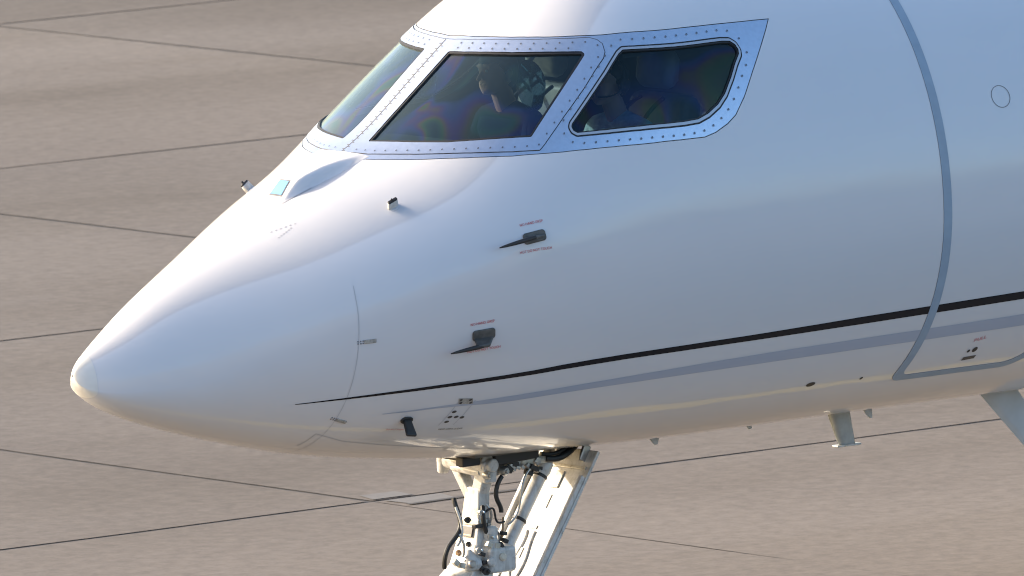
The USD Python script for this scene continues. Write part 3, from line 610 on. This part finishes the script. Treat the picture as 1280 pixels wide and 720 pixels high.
gp('actuator_rod', rod([(0, .014), (1, .014)], (2.64, .23, 1.238), (2.64, -.02, 1.232)), 'dark_metal')
for (x, z_, r) in ((2.66, 1.165, .024), (2.775, 1.175, .024)):
    gp('pivot_pin', cat_mesh([rod([(0, r), (.7, r), (1, r * .7)], (x, -.10, z_), (x, -.138, z_)), rod([(0, r * .5), (1, r * .4)], (x, -.13, z_), (x, -.148, z_))]), 'steel')
gp('head_lug', forging((1.225, 2.63, 2.73, -.122, -.05), (1.13, 2.65, 2.73, -.112, -.04)))
m = m3.Manifold.batch_hull([sphere((2.76, -.06, 1.165), .026), sphere((2.98, -.06, 1.225), .024), sphere((2.76, .06, 1.165), .026), sphere((2.98, .06, 1.225), .024)])
gp('lock_link', to_tm(m))
m = m3.Manifold.batch_hull([sphere((2.94, -.07, 1.205), .028), sphere((3.12, -.07, 1.20), .02), sphere((2.94, .07, 1.205), .028), sphere((3.12, .07, 1.20), .02)])
gp('lock_link', to_tm(m), 'gear_cream')
bits = []
for k in range(16):
    x = 2.88 + .22 * rng.random(); zc = 1.13 + .07 * rng.random(); bits.append(block((.02 + .03 * rng.random(), .03, .015 + .02 * rng.random()), (x, -.09 - .02 * rng.random(), zc), rot_y(60 * rng.random()), .003))
gp('fittings', cat_mesh(bits[:9]), 'steel', kind='stuff', near=-.09); gp('fittings', cat_mesh(bits[9:]), 'dark_metal', kind='stuff', near=-.09)
# drag brace
gp('drag_brace', rod([(0, .026), (.04, .04), (.12, .044), (.16, .036), (.2, .037), (.80, .037), (.84, .043), (.95, .043), (1, .03)], (3.175, -.05, 1.195), (2.83, -.05, .69)), near=-0.05)
for t in (.17, .60):
    a = np.array([3.175, -.05, 1.195]); b = np.array([2.83, -.05, .69]); p = a + (b - a) * t; d = (b - a) / np.linalg.norm(b - a)
    gp('brace_clamp', rod([(0, .038), (.2, .041), (.8, .041), (1, .038)], p - d * .009, p + d * .009), 'hose_rubber', near=-0.05)
# hoses
HZ = -.11
gp('brake_hose', tube([(2.84, HZ, 1.14), (2.805, HZ, 1.09), (2.80, HZ, 1.03), (2.825, HZ, .98), (2.83, HZ, .95)], .0125), 'hose_rubber', near=-0.09)
gp('brake_hose', tube([(2.585, -.02, 1.04), (2.585, -.05, .97), (2.583, -.07, .90), (2.535, -.08, .84), (2.485, -.08, .79), (2.472, -.07, .73), (2.485, -.05, .69)], .013), 'hose_rubber', near=-0.09)
gp('brake_hose', tube([(2.72, -.09, .99), (2.705, -.11, .95), (2.71, -.11, .90), (2.74, -.1, .85)], .013), 'hose_rubber', near=-0.09)
gp('wire_bundle', tube([(3.16, -.09, 1.20), (3.23, -.1, 1.195), (3.31, -.09, 1.215), (3.40, -.06, 1.25)], .017), 'hose_rubber', near=-0.09)
gp('wire_bundle', tube([(3.14, -.07, 1.225), (3.24, -.08, 1.22), (3.33, -.07, 1.25)], .012), 'hose_rubber', near=-0.09)
gp('hydraulic_line', tube([(3.03, -.12, 1.16), (2.96, -.13, 1.03), (2.935, -.12, .93), (2.88, -.11, .88)], .006), 'steel', near=-0.1)
gp('hydraulic_line', tube([(2.57, -.06, 1.0), (2.58, -.085, .93), (2.585, -.09, .86), (2.55, -.09, .80)], .007), 'gear_white', near=-0.1)
gp('hydraulic_line', tube([(2.86, -.1, .92), (2.845, -.11, .86), (2.84, -.1, .80)], .007), 'brass', near=-0.1)
gp('hydraulic_line', tube([(2.72, -.1, .95), (2.78, -.12, .97), (2.80, -.11, .92), (2.86, -.11, .90)], .006), 'dark_metal', near=-0.1)
# collar, placard, lower strut and steering gear
gp('collar', forging((.925, 2.622, 2.715, -.082, .082), (.898, 2.620, 2.713, -.084, .084), r=.006), 'steel')
gp('collar_clamp', block((.10, .03, .022), (2.70, -.10, .893), rot_z(8), .004), 'dark_metal', near=-0.1)
pl = gp('data_plate', block((.006, .085, .055), (2.606, -.005, .862), rot_y(14), .0015), 'placard_dark')
obj(pl, 'plate_rim', block((.004, .075, .007), (2.6005, -.005, .846), rot_y(14), .001), 'brass')
gp('inspection_plug', rod([(0, .014), (.6, .014), (1, .009)], (2.60, -.03, .80), (2.58, -.03, .797)), 'dark_metal')
gp('inspection_plug', rod([(0, .016), (.6, .016), (1, .011)], (2.585, .035, .75), (2.565, .035, .747)), 'brass')
gp('lower_housing', forging((.81, 2.60, 2.69, -.085, .085), (.70, 2.565, 2.69, -.105, .095), (.60, 2.53, 2.70, -.12, .11), r=.02))
m = m3.Manifold.batch_hull([sphere((2.63, -.09, .755), .02), sphere((2.61, -.11, .695), .034), sphere((2.66, -.11, .695), .034)])
gp('sight_housing', to_tm(m), near=-0.1)
gp('sight_glass', rod([(0, .022), (.7, .022), (1, .016)], (2.635, -.13, .70), (2.632, -.152, .70)), 'steel', near=-0.13)
gp('steering_cylinder', rod([(0, .03), (.05, .042), (.3, .042), (.34, .05), (.5, .05), (1, .05)], (2.77, -.09, .885), (2.745, -.09, .66)), near=-0.09)
m = m3.Manifold.batch_hull([sphere((x, y, z_), .022) for x in (2.73, 2.87) for y in (-.13, -.03) for z_ in (.66, .755)])
gp('steering_valve', to_tm(m), near=-0.08)
gp('valve_cap', rod([(0, .026), (.7, .026), (1, .018)], (2.765, -.14, .70), (2.762, -.165, .70)), near=-0.14)
gp('valve_cap', rod([(0, .022), (.7, .022), (1, .014)], (2.84, -.14, .72), (2.838, -.168, .72)), 'gear_cream', near=-0.14)
gp('valve_fittings', cat_mesh([block((.03, .03, .02), (x, -.13, z_), rot_y(r), .003) for x, z_, r in ((2.70, .745, 20), (2.71, .70, 0), (2.695, .67, 45), (2.86, .80, 30), (2.85, .84, 10), (2.83, .78, 60))]), 'dark_metal', kind='stuff', near=-0.12)
gp('valve_fittings', cat_mesh([block((.035, .03, .03), (x, -.13, z_), rot_y(r), .004) for x, z_, r in ((2.80, .78, 10), (2.75, .79, 30), (2.56, .70, 15), (2.52, .72, 40))]), 'gear_cream', kind='stuff', near=-0.12)
m = m3.Manifold.batch_hull([sphere((2.56, -.07, .66), .03), sphere((2.56, .07, .66), .03), sphere((2.40, 0, .585), .035)])
gp('torque_link', to_tm(m))
m = m3.Manifold.batch_hull([sphere((2.40, 0, .575), .035), sphere((2.58, -.06, .33), .03), sphere((2.58, .06, .33), .03)])
gp('torque_link', to_tm(m))
gp('piston', rod([(0, .05), (1, .05)], (2.635, 0, .66), (2.63, 0, .29)), 'chrome')
gp('axle', rod([(0, .03), (1, .03)], (2.63, -.22, .29), (2.63, .22, .29)), 'steel')
for y in (-.16, .16):
    w = group_of(gear, 'wheel')
    prof = [(-.085, .12), (-.085, .2), (-.075, .245), (-.05, .275), (0, .285), (.05, .275), (.075, .245), (.085, .2), (.085, .12)]
    tyre = trimesh.creation.revolve(np.array([(r, h) for h, r in prof] + [(.12, -.085)]), sections=40); tyre.apply_transform(trimesh.transformations.rotation_matrix(PI / 2, (1, 0, 0))); tyre.apply_translation((2.63, y, .287))
    n = str(w); obj(w, 'tyre', tyre, 'tyre_rubber', smooth=40)
    obj(w, 'rim', rod([(0, .03), (.1, .11), (.2, .125), (.8, .125), (.9, .11), (1, .03)], (2.63, y - .07, .287), (2.63, y + .07, .287), 28), 'gear_white', smooth=35)
# unions and lines that crowd the leg, and added dark blocks above it
for (x, y, z_, r, L, m_) in ((2.68, -.085, .965, .011, .03, 'steel'), (2.59, -.09, .935, .012, .025, 'dark_metal'), (2.74, -.10, .83, .014, .03, 'steel'), (2.58, -.085, .71, .016, .03, 'dark_metal'), (2.66, -.11, .77, .012, .025, 'steel'), (2.70, -.13, .655, .014, .03, 'dark_metal')):
    gp('union', cat_mesh([rod([(0, r), (.6, r), (.62, r * 1.35), (1, r * 1.35)], (x, y, z_), (x - .006, y - L, z_)), rod([(0, r * .6), (1, r * .5)], (x, y - L, z_), (x, y - L - .015, z_ + .004))]), m_, near=y * .8)
for (x0, z0, x1, z1, w_) in ((2.74, 1.00, 2.76, .90, .007), (2.55, .86, 2.57, .74, .007), (2.79, .88, 2.81, .77, .006)):
    gp('hydraulic_line', tube([(x0, -.085, z0), ((x0 + x1) / 2 + .012, -.10, (z0 + z1) / 2), (x1, -.09, z1)], w_, 8, 5), 'steel' if w_ < .008 else 'hose_rubber', near=-.08)
gp('well_bracket', block((.30, .05, .06), (2.86, -.10, 1.245), rot_y(-3), .006), 'dark_metal')  # added dark block standing in for the shaded well interior
gp('well_bracket', block((.12, .06, .05), (2.56, -.08, 1.245), None, .006), 'dark_metal')  # second dark block, also in place of well shade
# the gear door that rides on the drag brace
dt, db = np.array([3.33, 0, 1.235]), np.array([2.79, 0, .42])
da = (db - dt); dl = np.linalg.norm(da); da /= dl; dn = np.array([da[2], 0, -da[0]]); dn = dn if dn[0] < 0 else -dn
def dbox(y0, y1, s0, s1, h0, h1, r=.004):
    m = m3.Manifold.batch_hull([m3.Manifold.sphere(r, 8).translate(tuple(dt + da * s + dn * h + np.array([0, y, 0]))) for y in (y0 + r, y1 - r) for s in (s0 + r, s1 - r) for h in (h0 + r, h1 - r)])
    return to_tm(m)
gd = gp('gear_door', dbox(-.225, .225, 0, dl, -.02, 0), 'gear_white', label='flat white gear door behind the drag brace')
for y0, y1 in ((-.225, -.195), (.195, .225)): obj(gd, 'door_flange', dbox(y0, y1, .16, dl, .001, .03, .006), 'gear_white', smooth=35)
obj(gd, 'door_stiffener', dbox(.09, .13, .20, dl - .03, .001, .010, .004), 'gear_white', smooth=35)
obj(gd, 'door_stiffener', dbox(-.05, .02, .14, .24, .001, .008, .004), 'gear_cream', smooth=35)
obj(gd, 'door_cross_rib', dbox(-.2, .2, .10, .12, .001, .010, .004), 'gear_cream', smooth=35)
for y in (-.15, .05, .15): obj(gd, 'door_hinge', block((.05, .02, .09), (3.30, y, 1.22), rot_y(25)), 'steel', smooth=35)
loop = [dt + da * s + dn * .003 + np.array([0, y, 0]) for s, y in ((.50, -.03), (.62, -.045), (.74, -.05), (.80, -.02), (.76, .02), (.62, .03), (.50, .035))]
obj(gd, 'door_stiffener', tube(loop, .008), 'gear_white', smooth=40)
obj(gd, 'doubler_plate', dbox(-.03, .06, .28, .36, .0005, .005, .001), 'gear_cream')
obj(gd, 'doubler_plate', dbox(.00, .07, .60, .66, .0005, .005, .001), 'gear_cream')
for q_ in range(9): obj(gd, 'door_fastener', to_tm(sphere(dt + da * (.2 + .07 * q_) + dn * .001 + np.array([0, -.17, 0]), .006)), 'steel')
obj(gd, 'placard', dbox(-.03, .025, .465, .487, .0005, .005, .001), 'placard_grey')

# ------------------------------------------------------------------ an added, unseen terminal that hides low sky and mirrors in the paint
simple('added_terminal_wall', (0.22, 0.21, 0.20), 0.7, var=0.1, scale=0.5)
simple('added_terminal_glass', (0.03, 0.04, 0.05), 0.08)
term = group_of('/World', 'terminal_building', 'added unseen grey terminal block with dark windows, there to be mirrored low in the paint', 'building')
obj(term, 'wall', block((210, 30, 21), (-85, -125, 10.5), None, .05), 'added_terminal_wall')
for x in np.arange(-186, 18, 6.0):
    for z_ in (5.0, 11.0, 17.0): obj(term, 'window', block((5.2, .2, 2.6), (x, -109.95, z_), None, .02), 'added_terminal_glass')
obj(term, 'parapet', block((210.4, .3, .5), (-85, -110.0, 21.2), None, .03), 'added_terminal_wall')

# ------------------------------------------------------------------ cockpit
win_holes = unary_union([pane_p, side_p, mirror(pane_p), mirror(side_p)]).buffer(0.004)
obj_n(jet, 'cockpit_lining', patch(box(1.62, -0.62, 4.30, PI + 0.62).difference(win_holes), -0.045), 'lining')
FLOOR = 2.06
ck = group_of(jet, 'cockpit')
t = np.linspace(0, 2 * PI, 60, endpoint=False); S = surf(np.full(60, 4.30), t)[0]; S[:, 1:] = S[:, 1:] * .985 + np.array([0, ZH]) * .015
obj(ck, 'bulkhead', trimesh.Trimesh(np.vstack([S, [[4.30, 0, ZH]]]), [[i, (i + 1) % 60, 60] for i in range(60)], process=False), 'headliner')
fl = [(x, math.copysign(1, s) * surf([x], [-0.42])[0][0][1] * -0.9 * s) for s in (1, -1) for x in (np.linspace(1.75, 4.3, 12) if s == 1 else np.linspace(4.3, 1.75, 12))]
fx = np.linspace(1.75, 4.3, 14); fy = np.abs(surf(fx, np.full(14, -0.42))[0][:, 1]) * 0.93
obj(ck, 'floor', flat(Polygon(list(zip(fx, fy)) + list(zip(fx[::-1], -fy[::-1]))), FLOOR), 'panel_black')
gw = np.abs(surf([2.1, 2.62], [0.35, 0.35])[0][:, 1]) * 0.9
gm = m3.Manifold.batch_hull([m3.Manifold.sphere(.02, 10).translate((x, y, z_)) for x, w_, z0, z1 in ((1.98, .62, 2.72, 2.80), (2.62, .84, 2.80, 2.90)) for y in (-w_, w_) for z_ in (z0, z1)])
obj(ck, 'glareshield', to_tm(gm), 'panel_black', smooth=35)
obj(ck, 'instrument_panel', block((.06, 1.6, .55), (2.58, 0, 2.52), rot_y(-8), .01), 'panel_black')
for y in (-.60, -.22, .22, .60): obj(ck, 'display', block((.012, .30, .22), (2.615, y, 2.64), rot_y(-8), .004), 'screen')
obj(ck, 'centre_console', block((1.0, .34, .42), (3.05, 0, 2.30), None, .02), 'panel_black')
obj(ck, 'overhead_panel', block((.7, .6, .06), (3.35, 0, 3.60), rot_y(-14), .01), 'lining')
for y in (-.46, .46):
    hm = m3.Manifold.batch_hull([m3.Manifold.cylinder(.004, .10, .10, 24).rotate((0, 74, 0)).translate((2.75, y * .95, 3.27)), m3.Manifold.cylinder(.004, .10, .10, 24).rotate((0, 74, 0)).translate((2.73, y * .95, 3.19))])
    obj(ck, 'display_combiner', to_tm(hm), 'side_glass')
    obj(ck, 'combiner_arm', tube([(2.74, y * .95, 3.36), (2.86, y * .95, 3.46), (3.02, y * .95, 3.52)], .012), 'leather')
    vs = block((.22, .012, .10), (3.30, y * 1.42, 3.40), None, .004)
    obj(ck, 'sun_visor', vs, 'visor')
for y in (-.45, .45):
    st_ = group_of(jet, 'pilot_seat')
    obj(st_, 'cushion', block((.50, .50, .14), (3.30, y, 2.42), None, .05), 'leather', smooth=40)
    obj(st_, 'backrest', block((.13, .48, .64), (3.60, y, 2.80), rot_y(10), .05), 'leather', smooth=40)
    obj(st_, 'headrest', block((.11, .28, .21), (3.60, y, 3.25), rot_y(6), .05), 'leather_pale', smooth=40)
    obj(st_, 'pedestal', block((.36, .34, .32), (3.32, y, 2.22), None, .02), 'panel_black')
    for s in (-1, 1): obj(st_, 'armrest', block((.34, .05, .05), (3.36, y + s * .26, 2.66), None, .02), 'leather', smooth=40)
    for s in (-1, 1): obj(st_, 'harness', tube([(3.56, y + s * .09, 3.10), (3.46, y + s * .10, 3.045), (3.355, y + s * .10, 2.93), (3.28, y + s * .08, 2.70)], .011, 6), 'panel_black')

# ------------------------------------------------------------------ the two pilots
def pilot(label, at, turn, shirt, hair, headset):
    """seated, facing the nose (-x); at = hip point"""
    H = np.array(at, float)
    p = group_of('/World', 'person', label, 'person')
    c, s = math.cos(math.radians(turn)), math.sin(math.radians(turn))
    def q(x, y, z): return H + np.array([x, y, z])
    hc = q(-.07, 0, .70)
    def h(x, y, z): return hc + np.array([x * c - y * s, x * s + y * c, z])
    sk = [m3.Manifold.batch_hull([sphere(h(.02, 0, .025), .088), sphere(h(-.03, 0, .035), .074), sphere(h(.03, 0, -.01), .078)]),
          m3.Manifold.batch_hull([sphere(h(-.03, 0, .0), .070), sphere(h(-.055, .022, -.06), .038), sphere(h(-.055, -.022, -.06), .038), sphere(h(-.074, 0, -.088), .022), sphere(h(.0, 0, -.05), .06)]),
          bone(h(-.094, 0, .018), .010, h(-.118, 0, -.022), .013), bone(h(-.09, .012, -.024), .010, h(-.09, -.012, -.024), .010),
          bone(h(-.090, .018, -.050), .008, h(-.090, -.018, -.050), .008), bone(h(-.088, .016, -.060), .008, h(-.088, -.016, -.060), .008),
          bone(h(.012, 0, -.06), .056, q(.0, 0, .50), .060)]
    for e_ in (-1, 1):
        sk.append(m3.Manifold.batch_hull([sphere(h(.012, e_ * .086, .015), .012), sphere(h(.024, e_ * .092, .012), .012), sphere(h(.010, e_ * .086, -.03), .010)]))
        sk.append(bone(h(-.084, e_ * .05, .042), .010, h(-.092, e_ * .016, .040), .009))
    torso = [bone(q(0, 0, .0), .15, q(.03, 0, .25), .135), m3.Manifold.batch_hull([sphere(q(.03, 0, .25), .125), sphere(q(.01, -.12, .40), .085), sphere(q(.01, .12, .40), .085)]),
             m3.Manifold.batch_hull([sphere(q(.015, -.175, .445), .062), sphere(q(.015, .175, .445), .062), sphere(q(.01, 0, .49), .062)])]
    arms, hands, legs = [], [], []
    for e_ in (-1, 1):
        sh, el, wr = q(.015, e_ * .19, .43), q(-.07, e_ * .25, .17), q(-.31, e_ * .19, .16)
        arms += [bone(sh, .060, el, .045), bone(el, .045, wr, .032)]
        d = (wr - el) / np.linalg.norm(wr - el); u = np.array([0, 0, 1.0]); sd = np.cross(d, u) * e_
        pm = m3.Manifold.batch_hull([sphere(wr + d * .01, .022), sphere(wr + d * .085 + sd * .032, .014), sphere(wr + d * .085 - sd * .032, .014)])
        hands.append(pm)
        for k, (o, L) in enumerate(((-.032, .064), (-.011, .075), (.011, .070), (.032, .055))):
            a = wr + d * .085 + sd * o; b = a + d * L * .5 - u * .012; c2 = b + d * L * .25 - u * .030; hands += [bone(a, .0095, b, .009), bone(b, .009, c2, .008)]
        a = wr + d * .035 - sd * .030; b = a + d * .035 - sd * .026 - u * .01; hands += [bone(a, .012, b, .010), bone(b, .010, b + d * .03 - u * .012, .009)]
        hip, kn, an_, toe = q(-.02, e_ * .09, -.02), q(-.44, e_ * .13, .03), q(-.52, e_ * .13, -.36), q(-.70, e_ * .14, -.40)
        legs.append((bone(hip, .092, kn, .062), bone(kn, .060, an_, .042), bone(an_, .042, toe, .036)))
    def solid(parts, n=.016, it=6, grow=0.0):
        m = m3.Manifold.batch_boolean(parts, m3.OpType.Add).refine_to_length(n); t = to_tm(m); trimesh.smoothing.filter_taubin(t, iterations=it)
        if grow: t.vertices += t.vertex_normals * grow
        return t
    body = obj(p, 'body', solid(sk + torso + arms + hands + [x for l in legs for x in l], .012), 'skin', smooth=True)
    obj(p, 'shirt', solid(torso + arms, .03, 6, .010), shirt, smooth=True)
    obj(p, 'trousers', solid([bone(q(0, 0, .0), .152, q(.01, 0, .06), .148)] + [x for l in legs for x in l[:2]], .03, 6, .012), 'dark_trousers', smooth=True)
    for l in legs: obj(p, 'shoe', solid([l[2]], .03, 4, .012), 'panel_black', smooth=True)
    hr = m3.Manifold.batch_hull([sphere(h(.028, 0, .035), .090), sphere(h(-.035, 0, .062), .062), sphere(h(.045, 0, -.02), .070)]) - m3.Manifold.batch_hull([sphere(h(-.14, 0, .0), .075), sphere(h(-.02, 0, -.12), .10), sphere(h(-.14, 0, -.08), .08)])
    obj(p, 'hair', solid([hr], .014, 4, .004), hair, smooth=True)
    for e_ in (-1, 1): obj(p, 'eye', to_tm(sphere(h(-.086, e_ * .031, .022), .011)), 'eye', smooth=True)
    col = tube([q(.05 * math.cos(a) - .0, .07 * math.sin(a), .505 + .02 * math.cos(a)) for a in np.linspace(0.1, 2 * PI - .1, 12)], .014); obj(p, 'collar', col, shirt, smooth=True)
    if headset:
        hs = group_of(p, 'headset')
        obj(hs, 'headband', tube([h(.01, -.10, -.0), h(.015, -.085, .085), h(.015, 0, .132), h(.015, .085, .085), h(.01, .10, .0)], .009), 'panel_black', smooth=True)
        for e_ in (-1, 1): obj(hs, 'ear_cup', rod([(0, .028), (.2, .036), (.8, .036), (1, .026)], h(.012, e_ * .088, -.005), h(.012, e_ * .122, -.005)), 'panel_black', smooth=40)
        obj(hs, 'microphone_boom', tube([h(.0, -.112, -.02), h(-.06, -.095, -.052), h(-.105, -.03, -.062)], .004), 'panel_black', smooth=True)
pilot('person in a pale teal shirt with a headset, seated behind the near side window', (3.325, -.45, 2.50), 6, 'pale_shirt', 'dark_hair', True)
pilot('person in dark navy clothes seated on the far side, seen through the near windshield', (3.325, .45, 2.49), -4, 'navy_cloth', 'dark_hair', False)
